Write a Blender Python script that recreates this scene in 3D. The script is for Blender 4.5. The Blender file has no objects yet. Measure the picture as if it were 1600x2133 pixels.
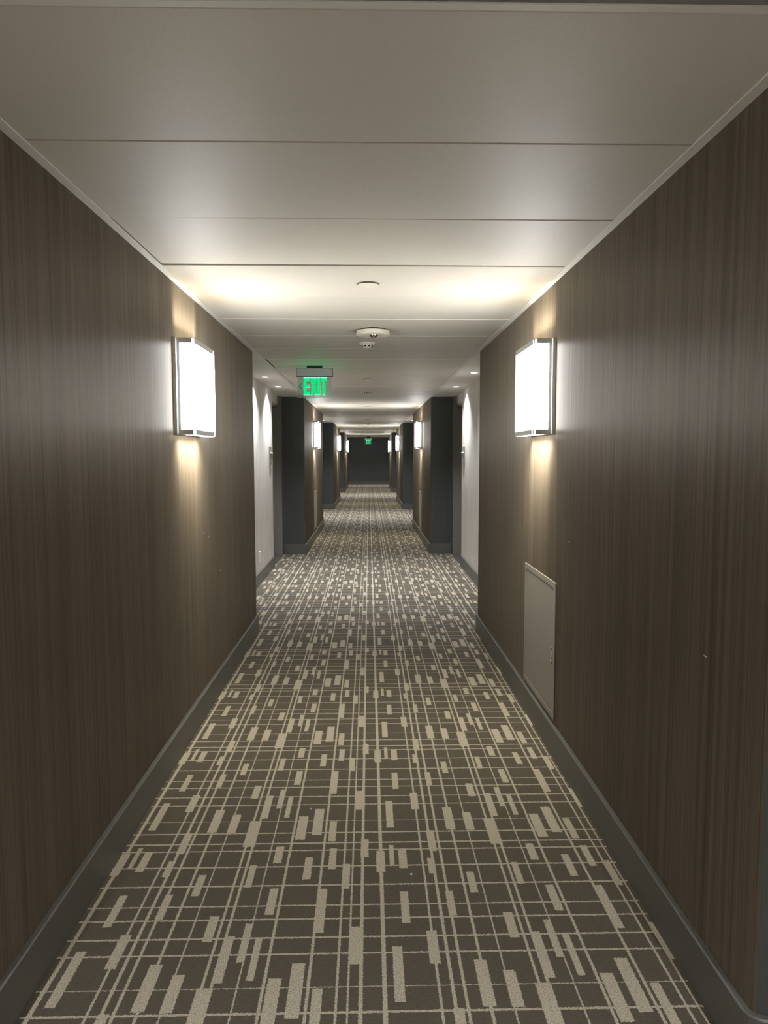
import bpy, bmesh, math, random
from mathutils import Matrix, Vector

random.seed(7)
scene = bpy.context.scene
COL = scene.collection

# ------------------------------------------------------------------ dimensions
XL, XR = -0.930, 0.900            # corridor walls
RL, RR = -1.240, 1.205            # recessed walls of the door alcoves
H = 2.283                         # ceiling height
TOP = 2.40                        # top of the wall masses
BH, BT = 0.145, 0.018             # baseboard
BLOCKS = [(-7.10, -2.95), (1.570, 5.895), (10.50, 14.68), (19.15, 23.35), (27.75, 32.0)]
ALCOVES = [(-2.95, 1.570), (5.895, 10.50), (14.68, 19.15), (23.35, 27.75), (32.0, 35.30)]
Y0, YEND = -7.10, 35.30
SCONCE_Y = [3.475, 12.09, 20.98, 29.40]

# ------------------------------------------------------------------ mesh helpers
def box(bm, x0, x1, y0, y1, z0, z1, mat=0, bevel=0.0, bmat=None):
    r = bmesh.ops.create_cube(bm, size=1.0)
    vs = r['verts']
    for v in vs:
        v.co = Vector((x0 + (v.co.x + .5) * (x1 - x0), y0 + (v.co.y + .5) * (y1 - y0), z0 + (v.co.z + .5) * (z1 - z0)))
    fs = {f for v in vs for f in v.link_faces}
    for f in fs:
        f.material_index = mat
    if bevel > 0:
        es = {e for v in vs for e in v.link_edges}
        r2 = bmesh.ops.bevel(bm, geom=list(es), offset=bevel, segments=1, affect='EDGES', profile=.5)
        for f in r2['faces']:
            f.material_index = mat if bmat is None else bmat
    return fs

def lathe(bm, prof, n=48, mat=0, c=(0, 0, 0)):
    """prof: list of (radius, z); r = 0 closes the end."""
    rings = []
    for r, z in prof:
        if r <= 1e-6:
            rings.append([bm.verts.new((c[0], c[1], c[2] + z))])
        else:
            rings.append([bm.verts.new((c[0] + r * math.cos(2 * math.pi * i / n), c[1] + r * math.sin(2 * math.pi * i / n), c[2] + z)) for i in range(n)])
    for a, b in zip(rings, rings[1:]):
        for i in range(n):
            j = (i + 1) % n
            if len(a) == 1 and len(b) == 1:
                continue
            if len(a) == 1:
                f = bm.faces.new((a[0], b[j], b[i]))
            elif len(b) == 1:
                f = bm.faces.new((a[i], a[j], b[0]))
            else:
                f = bm.faces.new((a[i], a[j], b[j], b[i]))
            f.material_index = mat
            f.smooth = True

def prism_xz(bm, pts, y0, y1, mat=0):
    """polygon in the X-Z plane extruded along Y."""
    a = [bm.verts.new((x, y0, z)) for x, z in pts]
    b = [bm.verts.new((x, y1, z)) for x, z in pts]
    n = len(pts)
    fs = [bm.faces.new(a), bm.faces.new(b[::-1])]
    for i in range(n):
        j = (i + 1) % n
        fs.append(bm.faces.new((a[j], a[i], b[i], b[j])))
    for f in fs:
        f.material_index = mat

def obj(name, bm, mats, parent=None, loc=None, angle=None):
    bmesh.ops.recalc_face_normals(bm, faces=bm.faces[:])
    me = bpy.data.meshes.new(name)
    bm.to_mesh(me)
    bm.free()
    for m in (mats if isinstance(mats, (list, tuple)) else [mats]):
        me.materials.append(m)
    o = bpy.data.objects.new(name, me)
    COL.objects.link(o)
    if parent is not None:
        o.parent = parent
    if loc is not None:
        o.location = loc
    return o

def struct(name, bm, mats, parent=None):
    o = obj(name, bm, mats, parent)
    if parent is None:
        o['kind'] = 'structure'
    return o

def tag(o, label, cat, group=None):
    o['label'] = label
    o['category'] = cat
    if group:
        o['group'] = group
    return o

def thing(name, label, cat, loc, group=None, rz=0.0):
    o = bpy.data.objects.new(name, None)
    o.empty_display_size = .05
    COL.objects.link(o)
    o.location = loc
    o.rotation_euler = (0, 0, rz)
    return tag(o, label, cat, group)

def dup(root, loc, label=None, rz=None):
    r = root.copy()
    COL.objects.link(r)
    r.location = loc
    if rz is not None:
        r.rotation_euler = (0, 0, rz)
    if label:
        r['label'] = label
    for ch in list(root.children):
        c = ch.copy()
        COL.objects.link(c)
        c.parent = r
        for g in list(ch.children):
            d = g.copy()
            COL.objects.link(d)
            d.parent = c
    return r

# ------------------------------------------------------------------ materials
class NT:
    def __init__(s, name):
        s.m = bpy.data.materials.new(name)
        s.m.use_nodes = True
        s.t = s.m.node_tree
        s.t.nodes.clear()
        s.out = s.t.nodes.new('ShaderNodeOutputMaterial')
    def n(s, typ, **kw):
        nd = s.t.nodes.new(typ)
        for k, v in kw.items():
            setattr(nd, k, v)
        return nd
    def l(s, a, b):
        s.t.links.new(a, b)
    def setin(s, nd, i, v):
        if isinstance(v, (int, float, tuple, list)):
            nd.inputs[i].default_value = v
        else:
            s.l(v, nd.inputs[i])
    def math(s, op, a, b=None, c=None, clamp=False):
        nd = s.n('ShaderNodeMath', operation=op)
        nd.use_clamp = clamp
        s.setin(nd, 0, a)
        if b is not None: s.setin(nd, 1, b)
        if c is not None: s.setin(nd, 2, c)
        return nd.outputs[0]
    def vmul(s, v, xyz):
        nd = s.n('ShaderNodeVectorMath', operation='MULTIPLY')
        s.setin(nd, 0, v)
        nd.inputs[1].default_value = xyz
        return nd.outputs[0]
    def noise(s, v, scale, detail=2.0, rough=.5):
        nd = s.n('ShaderNodeTexNoise')
        s.setin(nd, 'Vector', v)
        nd.inputs['Scale'].default_value = scale
        nd.inputs['Detail'].default_value = detail
        nd.inputs['Roughness'].default_value = rough
        return nd.outputs['Fac']
    def ramp(s, fac, stops):
        nd = s.n('ShaderNodeValToRGB')
        s.l(fac, nd.inputs[0])
        els = nd.color_ramp.elements
        while len(els) < len(stops):
            els.new(.5)
        for e, (p, c) in zip(els, stops):
            e.position = p
            e.color = (*c, 1)
        return nd.outputs[0]
    def mix(s, fac, a, b, mode='MIX'):
        nd = s.n('ShaderNodeMix', data_type='RGBA', blend_type=mode)
        s.setin(nd, 0, fac)
        for i, v in ((6, a), (7, b)):
            if isinstance(v, tuple):
                nd.inputs[i].default_value = (*v, 1)
            else:
                s.l(v, nd.inputs[i])
        return nd.outputs[2]
    def bsdf(s, color, rough, spec=.5, metal=0.0, **kw):
        b = s.n('ShaderNodeBsdfPrincipled')
        if isinstance(color, tuple):
            b.inputs['Base Color'].default_value = (*color, 1)
        else:
            s.l(color, b.inputs['Base Color'])
        s.setin(b, 'Roughness', rough)
        b.inputs['Specular IOR Level'].default_value = spec
        b.inputs['Metallic'].default_value = metal
        for k, v in kw.items():
            s.setin(b, k.replace('_', ' '), v)
        s.l(b.outputs[0], s.out.inputs[0])
        return b
    def bump(s, b, height, strength, dist=.001):
        nd = s.n('ShaderNodeBump')
        nd.inputs['Strength'].default_value = strength
        nd.inputs['Distance'].default_value = dist
        s.l(height, nd.inputs['Height'])
        s.l(nd.outputs[0], b.inputs['Normal'])
    def pos(s):
        return s.n('ShaderNodeNewGeometry').outputs['Position']

def plain(name, color, rough=.5, spec=.5, metal=0.0, grain=0.0, gscale=300.0):
    t = NT(name)
    if grain > 0:
        f = t.noise(t.n('ShaderNodeTexCoord').outputs['Object'], gscale, 2)
        c = t.ramp(f, [(.3, tuple(x * (1 - grain) for x in color)), (.7, tuple(min(1, x * (1 + grain)) for x in color))])
        t.bsdf(c, rough, spec, metal)
    else:
        t.bsdf(color, rough, spec, metal)
    return t.m

def emit(name, color, strength):
    t = NT(name)
    e = t.n('ShaderNodeEmission')
    e.inputs[0].default_value = (*color, 1)
    e.inputs[1].default_value = strength
    t.l(e.outputs[0], t.out.inputs[0])
    return t.m

def stripes(name, dark, light, rough, spec, contrast=(.25, .75), along=1.0, bump=.25, aniso=0.0, fine=430.0):
    """wall covering with fine irregular vertical threads."""
    t = NT(name)
    p = t.pos()
    a = t.noise(t.vmul(p, (fine, fine, along)), 1.0, 2, .6)
    b = t.noise(t.vmul(p, (fine * .22, fine * .22, along * .35)), 1.0, 2, .55)
    c = t.noise(t.vmul(p, (9, 9, .05)), 1.0, 1, .5)
    s = t.math('MULTIPLY_ADD', a, .5, t.math('MULTIPLY_ADD', b, .38, t.math('MULTIPLY', c, .12)))
    colr = t.ramp(s, [(contrast[0], dark), (contrast[1], light)])
    bs = t.bsdf(colr, rough, spec)
    if aniso:
        bs.inputs['Diffuse Roughness'].default_value = 1.0
        bs.inputs['Specular Tint'].default_value = (1.0, .87, .71, 1)
        bs.inputs['Anisotropic'].default_value = aniso
        tg = t.n('ShaderNodeTangent', direction_type='RADIAL', axis='Z')
        t.l(tg.outputs[0], bs.inputs['Tangent'])
    t.bump(bs, s, bump, .0012)
    return t.m

M = {}
M['brown'] = stripes('brown_vinyl_wallcovering', (.066, .054, .040), (.165, .138, .104), .54, .8, contrast=(.40, .60), bump=1.0, aniso=.9, fine=330.0)
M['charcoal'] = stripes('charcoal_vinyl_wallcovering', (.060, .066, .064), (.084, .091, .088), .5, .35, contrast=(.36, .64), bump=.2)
M['linen'] = stripes('pale_grey_linen_wallpaper', (.44, .425, .395), (.78, .75, .70), .75, .2, contrast=(.36, .64), along=5.0, bump=.3, fine=260.0)
M['base'] = plain('dark_grey_rubber_base', (.112, .112, .100), .42, .45, grain=.06, gscale=120)
M['paint'] = plain('grey_door_paint', (.21, .205, .185), .45, .4)
M['doorleaf'] = plain('dark_door_veneer', (.06, .052, .045), .45, .4)
M['edge'] = plain('lit_panel_edge', (.88, .86, .80), .6, .3)  # paler than the panels so far seams look lit: light painted in
M['trim'] = plain('off_white_painted_trim', (.74, .715, .655), .5, .4)
M['metaltrim'] = plain('brushed_steel_corner', (.72, .70, .66), .35, .5, 1.0)
M['plaster'] = plain('alcove_plaster', (.86, .825, .775), .8, .2, grain=.02, gscale=40)
M['dark'] = plain('plenum_dark', (.02, .02, .02), .9, .1)
M['nick'] = plain('exposed_plaster', (.62, .58, .52), .9, .1)
M['grey_metal'] = plain('satin_grey_metal', (.38, .38, .37), .5, .4, .0)
M['plate'] = plain('brushed_aluminium_plate', (.46, .46, .45), .5, .4, .0)
M['cabinet'] = plain('grey_powder_coat', (.275, .255, .215), .45, .4, grain=.05, gscale=500)
M['chrome'] = plain('chrome', (.8, .8, .78), .15, .5, 1.0)
M['black'] = plain('black_plastic', (.01, .01, .01), .5, .4)
M['white'] = plain('cream_plastic', (.72, .68, .58), .45, .45)
M['whitep'] = plain('white_plastic', (.80, .80, .78), .4, .45)
M['alu'] = plain('brushed_aluminium', (.42, .43, .41), .38, .5, .7)
M['signgrey'] = plain('pewter_sign', (.21, .205, .19), .45, .45, .3)
M['lens'] = emit('opal_acrylic_lit', (1.0, .98, .95), 20.5)
M['lens_side'] = emit('opal_acrylic_side', (.97, .98, 1.0), 31.0)
M['lens_top'] = emit('open_lamp_top', (1.0, .90, .70), 15.0)
M['dl'] = emit('downlight_lens', (.95, .96, 1.0), 14.0)
M['green'] = emit('green_lit_letters', (.0, .76, .20), .95)
M['edge_lit'] = emit('edge_lit_acrylic', (.62, .85, .70), .42)
M['green_hi'] = emit('letter_edge_highlights', (.25, 1.0, .68), 1.0)  # LED highlights on the letters, put in as a brighter colour
M['green_dim'] = emit('green_lit_chevron', (.0, .30, .16), .55)
M['green_edge'] = emit('green_led_edge', (.15, 1.0, .72), 1.6)

# ceiling panels: fine mineral grain, satin
t = NT('ceiling_panel_mineral')
p = t.pos()
f1 = t.noise(t.vmul(p, (420, 420, 420)), 1.0, 2, .6)
f2 = t.noise(t.vmul(p, (2.2, 1.1, 1)), 1.0, 3, .55)
c = t.mix(t.math('MULTIPLY', f2, .30), t.ramp(f1, [(.25, (.57, .538, .462)), (.75, (.71, .675, .585))]), (.56, .50, .43))
bs = t.bsdf(c, .55, .35)
t.bump(bs, f1, .30, .0012)
M['panel'] = t.m

# acrylic sign glass
t = NT('clear_acrylic')
g = t.n('ShaderNodeBsdfGlossy'); g.inputs['Roughness'].default_value = .08
tr = t.n('ShaderNodeBsdfTransparent'); tr.inputs[0].default_value = (.80, .88, .82, 1)
mx = t.n('ShaderNodeMixShader'); mx.inputs[0].default_value = .06
t.l(tr.outputs[0], mx.inputs[1]); t.l(g.outputs[0], mx.inputs[2]); t.l(mx.outputs[0], t.out.inputs[0])
M['glass'] = t.m

# carpet ------------------------------------------------------------------
VL = [(-0.4632, 0.0089), (-0.4378, 0.0095), (-0.3665, 0.0051), (-0.2951, 0.0095), (-0.1715, 0.0095), (-0.0923, 0.0079), (-0.0615, 0.0063), (-0.0267, 0.012), (0.0392, 0.0139), (0.1887, 0.0079), (0.2261, 0.0108), (0.2584, 0.0095), (0.3195, 0.0095), (0.3812, 0.0051)]
HL = [(2.7697, 0.0085), (2.6826, 0.0105), (2.6099, 0.0110), (2.5616, 0.0095), (2.4602, 0.0100), (2.3506, 0.0105), (2.2434, 0.0086), (2.1772, 0.0095), (2.0913, 0.0097), (2.0215, 0.0091)]
RT = [(-0.5371, 2.7542, 0.0162, 0.0648), (-0.4534, 2.6822, 0.0222, 0.0928), (-0.2666, 2.7206, 0.0188, 0.0864), (-0.2058, 2.765, 0.0191, 0.0997), (-0.145, 2.6939, 0.014, 0.0734), (-0.3338, 2.5355, 0.0149, 0.0535), (-0.2202, 2.4495, 0.0136, 0.0659), (-0.1357, 2.5062, 0.0131, 0.0661), (-0.0195, 2.5718, 0.0143, 0.06), (-0.4144, 2.4067, 0.0117, 0.0642), (-0.3225, 2.2672, 0.0142, 0.0682), (-0.0837, 2.4005, 0.0134, 0.0727), (-0.1599, 2.2206, 0.0163, 0.1093), (-0.3761, 2.0745, 0.0116, 0.0835), (-0.3361, 2.0039, 0.0105, 0.0854), (-0.0426, 2.0569, 0.0216, 0.0814), (0.0381, 2.4857, 0.0156, 0.0661), (0.0792, 2.5267, 0.0084, 0.0635), (0.1185, 2.5037, 0.0148, 0.0624), (0.0798, 2.8206, 0.0146, 0.1069), (0.2325, 2.6188, 0.0146, 0.0715), (0.2191, 2.4556, 0.0128, 0.0473), (0.3168, 2.7807, 0.0183, 0.0871), (0.3913, 2.7588, 0.0163, 0.067), (0.1128, 2.2298, 0.0133, 0.0788), (0.2633, 2.2468, 0.0126, 0.0635), (0.3484, 2.3581, 0.0132, 0.0586), (0.1874, 2.0434, 0.0158, 0.0711), (0.4382, 2.1367, 0.015, 0.059), (-0.4259, 2.0068, 0.014, 0.0957)]
PX, PY, XS, YS = .930, .9025, -.475, 1.868
ymap = lambda y: (YS + (y - 1.8893) * (.9025 / .8804) - YS) % PY
BLUE = [6.052, 6.504, 6.722, 6.789, 7.191, 7.54, 8.102, 8.536, 8.666, 9.35, 10.032]

def carpet():
    t = NT('loop_pile_carpet')
    p = t.pos()
    # ragged yarn edges
    nz = t.n('ShaderNodeTexNoise'); t.l(p, nz.inputs['Vector'])
    nz.inputs['Scale'].default_value = 240; nz.inputs['Detail'].default_value = 2
    sub = t.n('ShaderNodeVectorMath', operation='SUBTRACT'); t.l(nz.outputs['Color'], sub.inputs[0]); sub.inputs[1].default_value = (.5, .5, .5)
    mad = t.n('ShaderNodeVectorMath', operation='MULTIPLY_ADD'); t.l(sub.outputs[0], mad.inputs[0]); mad.inputs[1].default_value = (.0095, .0085, 0); t.l(p, mad.inputs[2])
    sp = t.n('ShaderNodeSeparateXYZ'); t.l(mad.outputs[0], sp.inputs[0])
    x = t.math('FLOORED_MODULO', t.math('SUBTRACT', sp.outputs[0], XS), PX)
    y = t.math('FLOORED_MODULO', t.math('SUBTRACT', sp.outputs[1], YS), PY)
    acc = None
    def add(v):
        nonlocal acc
        acc = v if acc is None else t.math('MAXIMUM', acc, v)
    for c_, w in VL:
        add(t.math('COMPARE', x, (c_ - XS) % PX, w * .46))
    for c_, w in HL:
        add(t.math('COMPARE', y, ymap(c_), w * .38))
    for cx, cy, hx, hy in RT:
        hy *= 1.02
        X, Y = (cx - XS) % PX, ymap(cy)
        xs = [X] + ([X - PX] if X + hx > PX else []) + ([X + PX] if X - hx < 0 else [])
        ys = [Y] + ([Y - PY] if Y + hy > PY else []) + ([Y + PY] if Y - hy < 0 else [])
        for xx in xs:
            cxn = t.math('COMPARE', x, xx, hx)
            for yy in ys:
                add(t.math('MULTIPLY', cxn, t.math('COMPARE', y, yy, hy)))
    # yarn texture
    yarn = t.noise(p, 300, 2, .8)
    rib = t.noise(t.vmul(p, (60, 330, 1)), 1.0, 2, .6)
    patch = t.noise(t.vmul(p, (5, 5, 1)), 1.0, 2, .5)
    dark = t.ramp(rib, [(.30, (.078, .065, .047)), (.70, (.126, .107, .079))])
    dark = t.mix(t.math('MULTIPLY', patch, .5), dark, (.106, .098, .072))
    light = t.ramp(yarn, [(.34, (.24, .212, .160)), (.66, (.72, .655, .52))])
    col = t.mix(acc, dark, light)
    # thin blue-grey cross threads of the alcove carpet
    sy = t.n('ShaderNodeSeparateXYZ'); t.l(p, sy.inputs[0])
    bl = None
    for off in (0.0, 8.78, 17.47):
        for b in BLUE:
            cmp_ = t.math('COMPARE', sy.outputs[1], b + off, .0115)
            bl = cmp_ if bl is None else t.math('MAXIMUM', bl, cmp_)
    col = t.mix(t.math('MULTIPLY', bl, .85), col, (.055, .075, .095))
    bs = t.bsdf(col, .95, .08)
    bs.inputs['Sheen Weight'].default_value = .10
    h = t.math('MULTIPLY_ADD', acc, .25, t.math('MULTIPLY_ADD', yarn, .6, t.math('MULTIPLY', rib, .4)))
    t.bump(bs, h, .55, .003)
    return t.m
M['carpet'] = carpet()

# ------------------------------------------------------------------ setting
bm = bmesh.new(); box(bm, -1.6, 1.6, Y0 - .1, YEND + .1, -.05, 0)
struct('floor', bm, M['carpet'])

# ceiling: lay-in panels across the corridor, plaster over the alcoves, void above
bm = bmesh.new()
seams = [1.985 + .6275 * k for k in range(-15, 54)]
for k in range(len(seams) - 1):
    a, b = seams[k], seams[k + 1]
    g = .0016
    x0, x1 = XL + .024, XR - .024
    dz = random.uniform(-.0012, .0012)
    tilt = random.uniform(-.0008, .0008)
    if abs(a - 1.3575) < .01:
        a += .050
    if abs(a - 6.3775) < .02:
        x0 += .012
    near = seams[k] < 3.9
    if near:
        g = .0042                                       # near seams kept dark: wider gaps, bevels without the painted seam light
    fs = box(bm, x0, x1, a + g, b - g, H + .0015, H + .018, 0, .0020 if near else .0060, 0 if near else 3)
    for v in {v for f in fs if f.is_valid for v in f.verts} | {v for v in bm.verts if a <= v.co.y <= b and v.co.z > H - .01}:
        v.co.z += dz + tilt * v.co.x
    if abs(seams[k] - 2.6125) < .01:                    # this panel sits a little high at its left end
        for v in bm.verts:
            if a <= v.co.y <= b and v.co.x < 0:
                v.co.z += .004
box(bm, -1.6, 1.6, Y0 - .1, YEND + .1, H + .09, H + .12, 2)
for y0, y1 in ALCOVES:
    box(bm, -1.6, XL - .006, y0, y1, H, H + .03, 1)
    box(bm, XR + .006, 1.6, y0, y1, H, H + .03, 1)
struct('ceiling', bm, [M['panel'], M['plaster'], M['dark'], M['edge']])

# perimeter angle that carries the panels, and the cross tee near the camera
bm = bmesh.new(); box(bm, XL - .012, XL + .031, Y0, YEND, H - .0030, H + .0010, 0, .0006); box(bm, XL - .008, XL - .006, Y0, YEND, H, H + .03)
struct('trim_1', bm, M['trim'])
bm = bmesh.new(); box(bm, XR - .031, XR + .012, Y0, YEND, H - .0030, H + .0010, 0, .0006); box(bm, XR + .006, XR + .008, Y0, YEND, H, H + .03)
struct('trim_2', bm, M['trim'])
bm = bmesh.new(); box(bm, XL + .02, XR - .02, 1.383, 1.403, H - .0030, H + .0010, 0, .0006); box(bm, XL + .02, XR - .02, 1.402, 1.4045, H, H + .03)
struct('trim_3', bm, M['trim'])

NICKS_L = [(4.05, 1.020, .007, .004), (4.17, .985, .006, .006), (4.48, .735, .010, .004)]
CR = .028
def wall_block(side, y0, y1, nicks=()):
    bm = bmesh.new()
    xi = XL if side < 0 else XR
    xo = -1.6 if side < 0 else 1.6
    box(bm, min(xi, xo), max(xi, xo), y0, y1, 0, TOP)
    es = [e for e in bm.edges if all(abs(v.co.x - xi) < 1e-5 for v in e.verts) and abs(e.verts[0].co.z - e.verts[1].co.z) > 1]
    bmesh.ops.bevel(bm, geom=es, offset=CR, segments=6, affect='EDGES', profile=.5)     # softly rounded corners
    bm.faces.ensure_lookup_table()
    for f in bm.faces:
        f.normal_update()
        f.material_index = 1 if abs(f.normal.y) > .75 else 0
    for yy, zz, hy, hz in nicks:
        e = .0004
        box(bm, min(xi, xi - side * e), max(xi, xi - side * e), yy - hy, yy + hy, zz - hz, zz + hz, 2)
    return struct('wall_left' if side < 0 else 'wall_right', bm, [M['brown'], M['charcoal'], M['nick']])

for i, (y0, y1) in enumerate(BLOCKS):
    wall_block(-1, y0, y1, NICKS_L if i == 1 else ())
    wall_block(1, y0, y1, [(1.872, .918, .010, .0022), (3.20, 1.065, .006, .003)] if i == 1 else ())

# alcove walls, the door at the far end of each alcove
def alcove(side, y0, y1, door):
    xi = RL if side < 0 else RR
    xo = -1.6 if side < 0 else 1.6
    s = side
    def bx(bm, xa, xb, *r, **k):
        box(bm, min(xa, xb), max(xa, xb), *r, **k)
    ye = y1 - 1.20 if door else y1
    bm = bmesh.new()
    bx(bm, xi, xo, y0, ye, 0, TOP)
    if door:
        bx(bm, xi + s * .06, xo, ye, y1 - .12, 2.167, TOP)        # wall over the door
        bx(bm, xi + s * .26, xo, ye, y1 - .12, 0, 2.167)          # lobby wall behind the door leaf
    struct('wall_alcove_left' if s < 0 else 'wall_alcove_right', bm, M['linen'])
    return ye

n_door = 0
ALC = []
for k, (y0, y1) in enumerate(ALCOVES):
    door = k in (1, 2, 3)
    for s in (-1, 1):
        ye = alcove(s, y0, y1, door)
        ALC.append((s, y0, ye))
        if not door:
            continue
        xi = RL if s < 0 else RR
        n_door += 1
        def bx(bm, xa, xb, *r, **kk):
            box(bm, min(xa, xb), max(xa, xb), *r, **kk)
        # leaf
        bm = bmesh.new(); bx(bm, xi + s * .175, xi + s * .220, ye + .045, y1 - .165, .008, 2.125)
        dr = struct('door_%d' % n_door, bm, M['doorleaf'])
        # hollow metal frame: far jamb carried up to the ceiling, near jamb, head
        bm = bmesh.new()
        bx(bm, xi + s * .012, xi + s * .26, y1 - .120, y1, 0, H)
        bx(bm, xi + s * .020, xi + s * .030, y1 - .123, y1 - .115, 0, H)
        bx(bm, xi + s * .150, xi + s * .172, y1 - .138, y1 - .120, 0, 2.14)
        bx(bm, xi + s * .065, xi + s * .25, ye, ye + .045, 0, 2.14)
        bx(bm, xi + s * .062, xi + s * .25, ye, y1 - .12, 2.125, 2.167)
        obj('door_frame', bm, M['paint'], dr)
        bm = bmesh.new()
        bx(bm, xi + s * .172, xi + s * .150, ye + .08, ye + .13, .93, 1.09)
        bx(bm, xi + s * .150, xi + s * .118, ye + .098, ye + .112, 1.00, 1.018)
        bx(bm, xi + s * .130, xi + s * .116, ye + .098, ye + .215, 1.00, 1.018)
        obj('door_handle', bm, M['chrome'], dr)
        bm = bmesh.new(); bx(bm, xi + s * .010, xi + s * .26, ye + .01, y1 - .125, 0.0, .005)
        obj('threshold', bm, M['base'], dr)
        # metal corner where the wallpaper stops at the door
        bm = bmesh.new(); bx(bm, xi - s * .004, xi + s * .055, ye - .014, ye + .003, BH, H)
        struct('trim_%d' % (3 + n_door), bm, M['metaltrim'])

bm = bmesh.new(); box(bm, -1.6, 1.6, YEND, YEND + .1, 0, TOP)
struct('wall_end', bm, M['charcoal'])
bm = bmesh.new(); box(bm, -1.6, 1.6, Y0 - .1, Y0, 0, TOP)
struct('wall_back', bm, M['brown'])

# baseboards -------------------------------------------------------------
def baseboard(name, pts, rc=.030):
    """pts: wall line walked so that the room lies on the left hand; convex corners are rounded."""
    P = [Vector(q) for q in pts]
    def build(off):
        out = []
        n = len(P)
        for i, q in enumerate(P):
            if i == 0 or i == n - 1:
                d = (P[1] - P[0]).normalized() if i == 0 else (P[-1] - P[-2]).normalized()
                nrm = Vector((-d.y, d.x))
                out.append(q + nrm * off)
            else:
                d0 = (q - P[i - 1]).normalized(); d1 = (P[i + 1] - q).normalized()
                n0 = Vector((-d0.y, d0.x)); n1 = Vector((-d1.y, d1.x))
                for j in range(7):
                    a = j / 6
                    ang0 = math.atan2(n0.y, n0.x); ang1 = math.atan2(n1.y, n1.x)
                    dd = (ang1 - ang0 + math.pi) % (2 * math.pi) - math.pi
                    an = ang0 + dd * a
                    cen = q - (n0 + n1) * CR
                    out.append(cen + Vector((math.cos(an), math.sin(an))) * (CR + off))
        return out
    rows = [(BT, 0.0), (BT, BH - .004), (BT - .004, BH), (0.0002, BH)]
    bm = bmesh.new()
    grid = [[bm.verts.new((v.x, v.y, z)) for v in build(o)] for o, z in rows]
    for a, b in zip(grid, grid[1:]):
        for i in range(len(a) - 1):
            try:
                bm.faces.new((a[i], a[i + 1], b[i + 1], b[i]))
            except ValueError:
                pass
    for e in (0, -1):
        bm.faces.new([g[e] for g in grid] + [bm.verts.new((build(0.0002)[e].x, build(0.0002)[e].y, 0))])
    struct(name, bm, M['base'])

for y0, y1 in BLOCKS:
    baseboard('baseboard_left', [(RL - .01, y1), (XL, y1), (XL, y0), (RL, y0)][::1])
    baseboard('baseboard_right', [(RR, y0), (XR, y0), (XR, y1), (RR + .01, y1)])
for s, y0, y1 in ALC:
    if s < 0:
        baseboard('baseboard_left', [(RL, y1), (RL, y0)])
    else:
        baseboard('baseboard_right', [(RR, y0), (RR, y1)])
baseboard('baseboard_end', [(1.2, YEND), (-1.2, YEND)])

# ------------------------------------------------------------------ wall sconces
def make_sconce(label):
    """built on the left wall: local x points into the corridor, y along the wall, z up, origin at the near bottom corner of the back plate."""
    t = thing('wall_sconce', label, 'wall light', (0, 0, 0), 'box wall lights along the corridor')
    W_, D_, HH = .505, .098, .460
    y0, y1 = .024, .482
    bm = bmesh.new()
    box(bm, 0, .018, 0, W_, 0, HH, 0, .001)
    obj('back_plate', bm, M['plate'], t)
    bm = bmesh.new()
    box(bm, .018, .030, y0 - .002, y1 + .002, .001, HH - .001, 0, .0008)
    obj('frame', bm, M['grey_metal'], t)
    bm = bmesh.new()
    box(bm, .030, D_, y0, y1, .004, HH - .006, 0, .002)
    bm.normal_update()
    for f in bm.faces:
        f.material_index = 1 if abs(f.normal.y) > .9 else 0
    d = obj('diffuser', bm, [M['lens'], M['lens_side']], t)
    # lit openings above and below, warmer than the opal sides
    bm = bmesh.new(); box(bm, .036, D_ - .006, y0 + .008, y1 - .008, HH - .006, HH - .0035)
    obj('top_opening', bm, M['lens_top'], d)
    bm = bmesh.new(); box(bm, .036, D_ - .006, y0 + .008, y1 - .008, .0015, .004)
    obj('bottom_opening', bm, M['lens_top'], d)
    for z0, z1 in ((HH - .024, HH), (0.0, .024)):
        bm = bmesh.new()
        e = .0016
        box(bm, .030, D_ - .009, y0 - e, y0, z0, z1)                 # near side
        box(bm, .030, D_ - .009, y1, y1 + e, z0, z1)                 # far side
        box(bm, D_, D_ + e, y0 + .006, y1 - .040, z0, z1)            # front
        box(bm, D_, D_ + e, y1 - .026, y1 - .002, z0, z1)            # short end piece
        obj('trim_band', bm, M['grey_metal'], t)
    # the lamps in the open top and bottom
    for z, rx, en in ((HH - .001, math.pi, 1.6), (-.001, 0.0, 8.0)):
        L = bpy.data.lights.new('sconce_lamp', 'AREA')
        L.shape = 'RECTANGLE'; L.size = .045; L.size_y = .43
        L.energy = en; L.color = (1.0, .92, .76); L.spread = math.radians(48 if rx else 120)
        lo = bpy.data.objects.new('sconce_lamp', L); COL.objects.link(lo)
        lo.parent = t; lo.location = (.066, .253, z)
        lo.rotation_euler = (rx, math.radians(-30) if rx else math.radians(16), 0)
    return t

def place_sconce(src, side, y, label):
    # a left-wall light turned half way round hangs on the right wall
    if side < 0:
        return dup(src, (XL, y, 1.554), label, 0.0)
    return dup(src, (XR, y + .505, 1.554), label, math.pi)

SC_LABELS = [
    ('large lit box wall light on left-hand wall, nearest the camera', 'large lit box wall light on right-hand wall above the grey access panel'),
    ('lit box wall light on left-hand wall just beyond the green EXIT sign', 'second lit box wall light along right-hand wall, past the first alcove'),
    ('small lit box wall light, third along the left-hand wall', 'small lit box wall light, third along the right-hand wall'),
    ('tiny farthest box wall light on left-hand wall near dark end wall', 'tiny farthest box wall light on right-hand wall near dark end wall'),
]
first = make_sconce(SC_LABELS[0][0])
first.location = (XL, SCONCE_Y[0], 1.554)
for i, y in enumerate(SCONCE_Y):
    if i:
        place_sconce(first, -1, y, SC_LABELS[i][0])
    place_sconce(first, 1, y, SC_LABELS[i][1])

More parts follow.
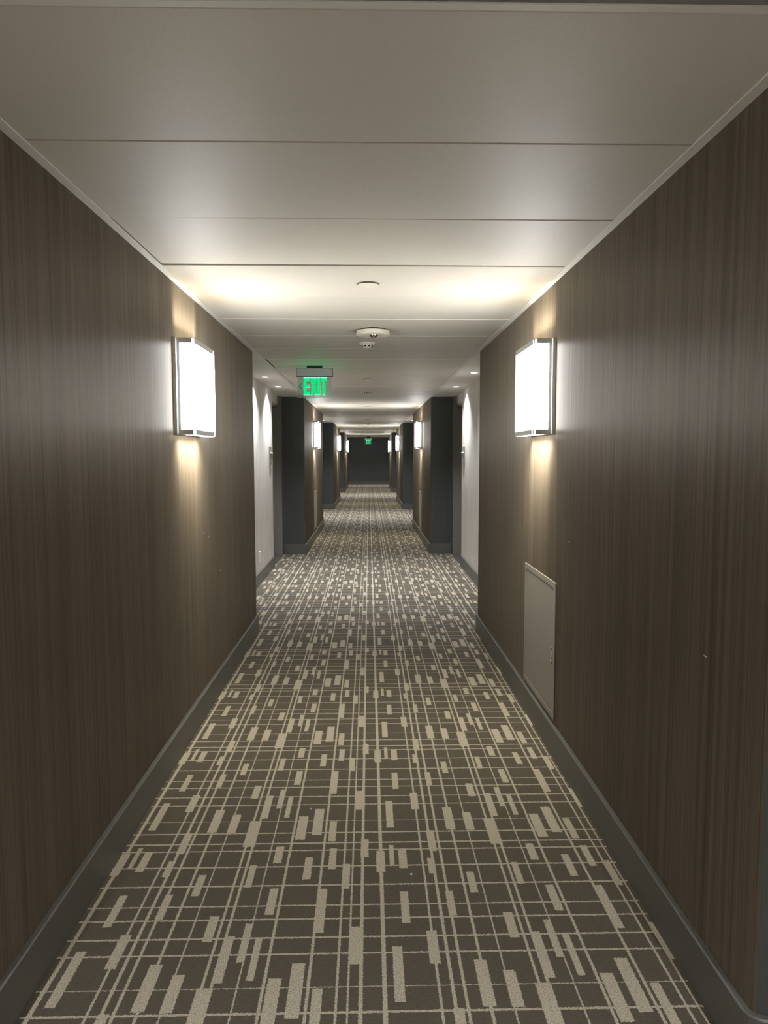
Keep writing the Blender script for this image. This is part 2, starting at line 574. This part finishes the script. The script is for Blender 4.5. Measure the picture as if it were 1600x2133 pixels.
place_sconce(first, -1, -5.1, 'box wall light on left-hand wall behind the camera')
place_sconce(first, 1, -5.1, 'box wall light on right-hand wall behind the camera')

# ------------------------------------------------------------------ downlights in the alcoves
def make_downlight(label):
    t = thing('recessed_downlight', label, 'downlight', (0, 0, 0), 'recessed downlights over the door alcoves')
    bm = bmesh.new()
    lathe(bm, [(.034, -.0015), (.047, -.0035), (.052, -.0020), (.052, 0.0), (.034, 0.0)], 40)
    obj('trim_ring', bm, M['whitep'], t)
    bm = bmesh.new()
    lathe(bm, [(0, -.0012), (.034, -.0012), (.034, -.0002), (0, -.0002)], 40)
    obj('lens', bm, M['dl'], t)
    for en, ang, bl in ((8, 62, 1.0), (112, 122, 1.0)):       # focused core and wide spill of the same lamp
        L = bpy.data.lights.new('downlight_lamp', 'SPOT')
        L.energy = en; L.color = (.97, .97, 1.0); L.spot_size = math.radians(ang); L.spot_blend = bl; L.shadow_soft_size = .02
        lo = bpy.data.objects.new('downlight_lamp', L); COL.objects.link(lo)
        lo.parent = t; lo.location = (0, 0, -.026)
    return t
DLS = [(-1.105, 7.814, 'recessed downlight above pale left-hand alcove wall, nearer of the two left of EXIT sign'),
       (-1.105, 8.901, 'recessed downlight above left-hand alcove door, farther of the two left of EXIT sign'),
       (1.070, 7.368, 'recessed downlight above pale right-hand alcove wall, nearer of the two'),
       (1.073, 8.904, 'recessed downlight above right-hand alcove door, farther of the two')]
dl0 = make_downlight(DLS[0][2]); dl0.location = (DLS[0][0], DLS[0][1], H)
for x, y, lb in DLS[1:]:
    dup(dl0, (x, y, H), lb)
for ys, nm in (((16.45, 17.70), 'second'), ((25.1, 26.3), 'third')):
    for x, sd in ((-1.105, 'left-hand'), (1.073, 'right-hand')):
        for j, y in enumerate(ys):
            dup(dl0, (x, y, H), '%s recessed downlight of the %s pair in the %s alcove along the corridor' % (('near', 'far')[j], sd, nm))
for x, sd in ((-1.105, 'left-hand'), (1.073, 'right-hand')):
    dup(dl0, (x, 33.5, H), '%s recessed downlight in front of the dark end wall' % sd)
    for y, nm in ((-.05, 'around'), (-1.25, 'behind')):
        d = dup(dl0, (x, y, H), '%s recessed downlight of the alcove %s the camera' % (sd, nm))
        for c in d.children:
            if c.type == 'LIGHT':                              # energy raised here only to brighten the carpet near the camera
                c.data = c.data.copy()
                c.data.energy *= 1.2

# ------------------------------------------------------------------ ceiling devices
def sprinkler_cover(x, y, label, r=.050):
    t = thing('sprinkler_cover', label, 'sprinkler cover', (x, y, H), 'sprinkler cover plates in the ceiling')
    bm = bmesh.new(); lathe(bm, [(r * .86, -.0005), (r * .86, -.004), (0, -.004)], 40)
    lathe(bm, [(0, -.0042), (r * .94, -.0042), (r, -.0055), (r * .985, -.0070), (r * .9, -.0078), (0, -.0082)], 48)
    obj('cover_plate', bm, M['white'], t)
    bm = bmesh.new(); lathe(bm, [(0, .0015), (r * 1.10, .0015), (r * 1.10, -.0006), (r * .98, -.0008), (0, -.0008)], 48)
    obj('recess_ring', bm, M['signgrey'], t)
    return t
sprinkler_cover(0.0, 3.572, 'flat round cream cover in ceiling between the two nearest wall lights')
sprinkler_cover(-.009, 8.03, 'flat round cover in dim ceiling right of the EXIT sign')
sprinkler_cover(-.016, 12.55, 'small flat round cover in bright ceiling between second pair of wall lights')
sprinkler_cover(-.02, 21.84, 'tiny round cover in bright ceiling between third pair of wall lights')

t = thing('smoke_detector', 'large round cream smoke detector on ceiling, nearest the camera', 'smoke detector', (.031, 4.864, H))
bm = bmesh.new(); lathe(bm, [(0, .001), (.085, .001), (.085, -.010), (0, -.010)], 48)
obj('mounting_base', bm, M['black'], t)
bm = bmesh.new()
lathe(bm, [(0, -.0095), (.108, -.0095), (.1105, -.013), (.1105, -.021), (.1085, -.0225), (.1085, -.0240), (.1110, -.0255), (.1110, -.033), (.107, -.037), (.060, -.0405), (0, -.0415)], 64)
obj('housing', bm, M['white'], t)
bm = bmesh.new(); lathe(bm, [(.030, -.0405), (.0295, -.045), (.024, -.0465), (.022, -.053), (.014, -.058), (0, -.0595)], 32, c=(.004, -.03, 0))
obj('sensor_button', bm, M['chrome'], t)

def dome_head(x, y, label, s=1.0, pale=True):
    t = thing('dome_detector', label, 'smoke detector', (x, y, H), 'small dome detectors on the ceiling')
    bm = bmesh.new(); lathe(bm, [(0, .001), (.058 * s, .001), (.058 * s, -.006), (.054 * s, -.0085), (.044 * s, -.017), (.037 * s, -.028), (.031 * s, -.036), (.020 * s, -.042), (0, -.0435)], 48)
    obj('housing', bm, M['white'], t)
    bm = bmesh.new()
    for k in range(8):
        a = 2 * math.pi * (k + .5) / 8
        r0, r1 = .0335 * s, .0385 * s
        ca, sa = math.cos(a), math.sin(a)
        hw = .0075 * s
        vs = []
        for rr, z in ((.0425 * s, -.0215), (.0365 * s, -.0315)):
            for sg in (-1, 1):
                vs.append((rr * ca - sg * hw * sa, rr * sa + sg * hw * ca, z))
        vo = [bm.verts.new(v) for v in vs]
        vi = [bm.verts.new((v[0] * .80, v[1] * .80, v[2])) for v in vs]
        bm.faces.new((vo[0], vo[1], vo[3], vo[2])); bm.faces.new((vi[0], vi[2], vi[3], vi[1]))
        for i, j in ((0, 1), (1, 3), (3, 2), (2, 0)):
            bm.faces.new((vo[j], vo[i], vi[i], vi[j]))
    obj('vents', bm, M['black'], t)
    return t
dome_head(-.009, 5.423, 'small cream dome detector just beyond the large round smoke detector')
dome_head(-.005, 9.55, 'dome detector with dark vents on ceiling beyond the EXIT sign', 1.35)
dome_head(-.011, 16.62, 'tiny dome detector on ceiling between second and third wall lights', 1.2)
dome_head(-.017, 24.16, 'tiny dome detector on ceiling just before farthest wall lights', 1.2)
dome_head(-.013, 19.46, 'tiny pale ceiling detector just before third pair of wall lights', 1.0)

# ------------------------------------------------------------------ exit signs
def exit_sign(cx, y, drop, label):
    """cx is the middle of the housing; drop lowers the sign on a longer stem."""
    t = thing('exit_sign', label, 'exit sign', (cx, y, H), 'edge-lit exit signs hanging from the ceiling')
    o = .5035
    zt = -.023 - drop
    bm = bmesh.new(); box(bm, -.0725, .0705, -.022, .022, zt - .001, .001, 0, .001)
    obj('canopy', bm, M['black'], t)
    bm = bmesh.new(); box(bm, -.167, .167, -.021, .021, zt - .077, zt, 0, .0015)
    hs = obj('housing', bm, M['alu'], t)
    bm = bmesh.new()
    for x0, x1, z0, z1 in ((-.1695, .1695, zt - .0012, zt + .0012), (-.1695, .1695, zt - .079, zt - .0745), (-.1695, -.1665, zt - .079, zt), (.1665, .1695, zt - .079, zt)):
        box(bm, x0, x1, -.0225, .0225, z0, z1)
    obj('edge_trim', bm, M['black'], hs)
    # clear panel with clipped lower corners
    z0, z1 = zt - .271, zt - .0775
    bm = bmesh.new()
    prism_xz(bm, [(-.1615, z1), (-.1615, z0 + .012), (-.150, z0), (.144, z0), (.1555, z0 + .012), (.1555, z1)], -.004, .004)
    gp = obj('acrylic_panel', bm, M['glass'], t)
    bm = bmesh.new()
    box(bm, -.150, .144, -.0035, .0035, z0 - .0016, z0)
    box(bm, -.1630, -.1615, -.0035, .0035, z0 + .012, z1); box(bm, .1555, .1570, -.0035, .0035, z0 + .012, z1)
    for sx, xx in ((1, -.1615), (-1, .1555)):
        prism_xz(bm, [(xx, z0 + .012), (xx + sx * .0115, z0), (xx + sx * .0115, z0 - .0016), (xx - sx * .0015, z0 + .0115)], -.0035, .0035)
    obj('panel_edge', bm, M['edge_lit'], gp)
    bm = bmesh.new(); box(bm, -.105, .117, -.0045, .0045, zt - .0835, zt - .0795)
    obj('led_strip', bm, M['green_edge'], gp)
    # EXIT
    zt2, zb = zt - .086, zt - .249
    hL = zt2 - zb
    ya, yb = -.0062, -.0042
    bm = bmesh.new()
    E0, E1 = -.1055, -.0485
    sw = .028
    prism_xz(bm, [(E0, zb), (E0, zt2), (E1, zt2), (E1, zt2 - .031), (E0 + sw, zt2 - .031), (E0 + sw, zb + .6 * hL), (E1, zb + .6 * hL), (E1, zb + .43 * hL), (E0 + sw, zb + .43 * hL), (E0 + sw, zb + .031), (E1, zb + .031), (E1, zb)], ya, yb)
    X0, X1 = -.0405, .0160
    xm = (X0 + X1) / 2; w = .022
    prism_xz(bm, [(X0, zt2), (X1, zt2), (xm + .0165, zb + .52 * hL), (X1, zb), (xm + .006, zb), (xm, zb + .035), (xm - .006, zb), (X0, zb), (xm - .0165, zb + .52 * hL)], ya, yb)
    box(bm, .0225, .0500, ya, yb, zb, zt2)
    T0, T1 = .0580, .1140
    tm = (T0 + T1) / 2 - .002
    prism_xz(bm, [(T0, zt2), (T1, zt2), (T1, zt2 - .030), (tm + .0140, zt2 - .030), (tm + .0140, zb), (tm - .0140, zb), (tm - .0140, zt2 - .030), (T0, zt2 - .030)], ya, yb)
    yc = ya - .0008
    e = .0052  # thin bars painting the highlights along the letter edges
    for x0, x1, za, zb_ in ((E0, E1, zt2 - e, zt2), (E0 + sw, E1, zt2 - .031, zt2 - .031 + e * .7), (E0 + sw, E1, zb + .6 * hL - e * .8, zb + .6 * hL), (E0 + sw, E1, zb + .43 * hL, zb + .43 * hL + e * .8),
                            (E0 + sw, E1, zb + .031 - e * .7, zb + .031), (E0, E1, zb, zb + e), (X0, X1, zt2 - e, zt2), (X0, xm - .009, zb, zb + e), (xm + .009, X1, zb, zb + e),
                            (.0225, .0500, zt2 - e, zt2), (.0225, .0500, zb, zb + e), (T0, T1, zt2 - e, zt2), (T0, tm - .014, zt2 - .030, zt2 - .030 + e * .6), (tm + .014, T1, zt2 - .030, zt2 - .030 + e * .6), (tm - .014, tm + .014, zb, zb + e)):
        box(bm, x0, x1, yc, ya, za, zb_, 1)
    obj('lettering', bm, [M['green'], M['green_hi']], gp)
    L = bpy.data.lights.new('exit_sign_glow', 'AREA')           # light leaking up from the sign's own LEDs
    L.shape = 'RECTANGLE'; L.size = .26; L.size_y = .03
    L.energy = .30; L.color = (.05, 1.0, .38); L.specular_factor = 0.0
    lo = bpy.data.objects.new('exit_sign_glow', L); COL.objects.link(lo)
    lo.parent = t; lo.location = (0, -.014, zt - .262); lo.rotation_euler = (math.pi, 0, 0)
    # faint direction chevron left of the word
    bm = bmesh.new()
    cz = (zt2 + zb) / 2 + .004
    prism_xz(bm, [(-.152, cz), (-.130, cz + .027), (-.117, cz + .027), (-.134, cz), (-.117, cz - .027), (-.130, cz - .027)], ya, yb)
    obj('chevron', bm, M['green_dim'], gp)
    return t
exit_sign(-.5035, 6.84, 0.0, 'green lit EXIT sign hanging from ceiling near first alcove, left of centre')
exit_sign(-.018, 33.4, .075, 'tiny green EXIT sign hanging in front of the dark end wall')

# ------------------------------------------------------------------ access panels
def access_panel(side, y0, y1, z0, z1, label):
    xi = XL if side < 0 else XR
    t = thing('access_panel', label, 'access panel', (xi, y0, z0), 'grey metal access panels low on the walls')
    w, h = y1 - y0, z1 - z0
    d = -side
    def bx(bm, a, b, *r, **k):
        box(bm, min(a * d, b * d), max(a * d, b * d), *r, **k)
    bm = bmesh.new()
    f = .030
    bx(bm, 0, .006, 0, w, h - f, h, bevel=.0008)
    bx(bm, 0, .006, 0, w, 0, f, bevel=.0008)
    bx(bm, 0, .006, 0, f, f, h - f, bevel=.0008)
    bx(bm, 0, .006, w - f, w, f, h - f, bevel=.0008)
    obj('frame', bm, M['cabinet'], t)
    bm = bmesh.new(); bx(bm, 0, .0040, f + .0035, w - f - .0035, f + .0030, h - f - .0055, bevel=.0008)
    dr = obj('door', bm, M['cabinet'], t)
    bm = bmesh.new(); bx(bm, 0, .0006, f - .001, w - f + .001, f - .001, h - f + .001)
    obj('shadow_gap', bm, M['black'], t)
    def disc(name, y, z, r, mat, th):
        b = bmesh.new()
        lathe(b, [(0, 0), (r, 0), (r, th * .7), (r * .75, th), (0, th)], 28)
        for v in b.verts:
            x_, y_, z_ = v.co
            v.co = Vector((d * (.0035 + z_), y + x_, z + y_))
        return obj(name, b, mat, dr)
    yl = .060
    b = bmesh.new(); bx(b, .0035, .0075, yl - .011, yl + .011, .300, .352, bevel=.002)
    obj('latch', b, M['plate'], dr)
    disc('keyhole', yl - .004, .340, .006, M['black'], .0048)
    disc('lock', yl, .277, .011, M['chrome'], .008)
    return t
access_panel(1, 3.395, 4.077, .163, .840, 'large grey metal access panel low on the nearest right-hand wall')
access_panel(-1, 12.12, 12.81, .175, .825, 'grey access panel low on left-hand wall past the first alcove')
access_panel(1, 12.18, 12.82, .160, .810, 'grey access panel low on right-hand wall past the first alcove')

# ------------------------------------------------------------------ room signs and outlet in the first alcove
def room_sign(side, y, label):
    xi = RL if side < 0 else RR
    t = thing('room_sign', label, 'room sign', (xi, y, 1.33), 'room signs beside the alcove doors')
    d = -side
    def bx(bm, a, b, *r, **k):
        box(bm, min(a * d, b * d), max(a * d, b * d), *r, **k)
    bm = bmesh.new(); bx(bm, 0, .016, 0, .15, 0, .225, bevel=.001)
    obj('plaque', bm, M['signgrey'], t)
    bm = bmesh.new(); bx(bm, .016, .021, .012, .138, .012, .135, bevel=.001)
    obj('insert', bm, M['paint'], t)
    bm = bmesh.new(); bx(bm, .016, .030, .004, .146, .140, .156, bevel=.001)
    obj('ledge', bm, M['whitep'], t)
    return t
room_sign(-1, 9.00, 'narrow grey room sign on pale left-hand alcove wall beside the door')
room_sign(1, 9.02, 'narrow grey room sign on pale right-hand alcove wall beside the door')

t = thing('wall_outlet', 'white wall outlet low on the pale left-hand alcove wall', 'outlet', (RL, 8.06, .240))
bm = bmesh.new(); box(bm, 0, .007, 0, .078, 0, .124, 0, .002)
cp = obj('cover_plate', bm, M['whitep'], t)
for z in (.024, .068):
    bm = bmesh.new(); box(bm, .007, .0105, .022, .056, z, z + .032, 0, .001)
    sk = obj('socket', bm, M['whitep'], cp)

# two specks of white lint on the carpet
for x, y, z, lb in ((.143, 2.395, 0, 'small white scrap of lint on the carpet, right of the centre line'), (-.243, 2.87, 0, 'thin white scrap of lint on carpet below the first wall light')):
    bm = bmesh.new()
    bmesh.ops.create_icosphere(bm, subdivisions=2, radius=1.0)
    for v in bm.verts:
        k = 1 + .25 * math.sin(9 * v.co.x + 5 * v.co.y) * math.cos(7 * v.co.z)
        v.co = Vector((x + v.co.x * .0042 * k, y + v.co.y * .0048 * k, .0018 + v.co.z * .0020 * k))
    tag(obj('lint_scrap', bm, M['whitep']), lb, 'lint')

# ------------------------------------------------------------------ camera, world, render look
cam = bpy.data.cameras.new('camera')
co = bpy.data.objects.new('camera', cam)
COL.objects.link(co)
rt = Vector((.999776, -.021127, -.001589)); up = Vector((.003275, .080021, .996788)); fw = Vector((.020932, .996569, -.080072))
R = Matrix((rt, up, -fw)).transposed().to_4x4()
co.matrix_world = Matrix.Translation((0, 0, 1.4592)) @ R
cam.sensor_fit = 'VERTICAL'
cam.sensor_height = 36.0
cam.lens = 1499.36 / 2133 * 36.0
cam.clip_start = .02
cam.clip_end = 100
scene.camera = co

w = bpy.data.worlds.new('world')
scene.world = w
w.use_nodes = True
w.node_tree.nodes['Background'].inputs[0].default_value = (0, 0, 0, 1)
w.node_tree.nodes['Background'].inputs[1].default_value = 0

vs = scene.view_settings
vs.view_transform = 'Standard'
vs.look = 'None'
vs.exposure = 0.2
vs.gamma = 1.0
vs.use_curve_mapping = False
cy = scene.cycles
cy.max_bounces = 8
cy.diffuse_bounces = 6
cy.glossy_bounces = 3
cy.transparent_max_bounces = 8
cy.sample_clamp_indirect = 4.0
cy.caustics_reflective = False
cy.caustics_refractive = False
cy.use_denoising = True
cy.use_light_tree = True
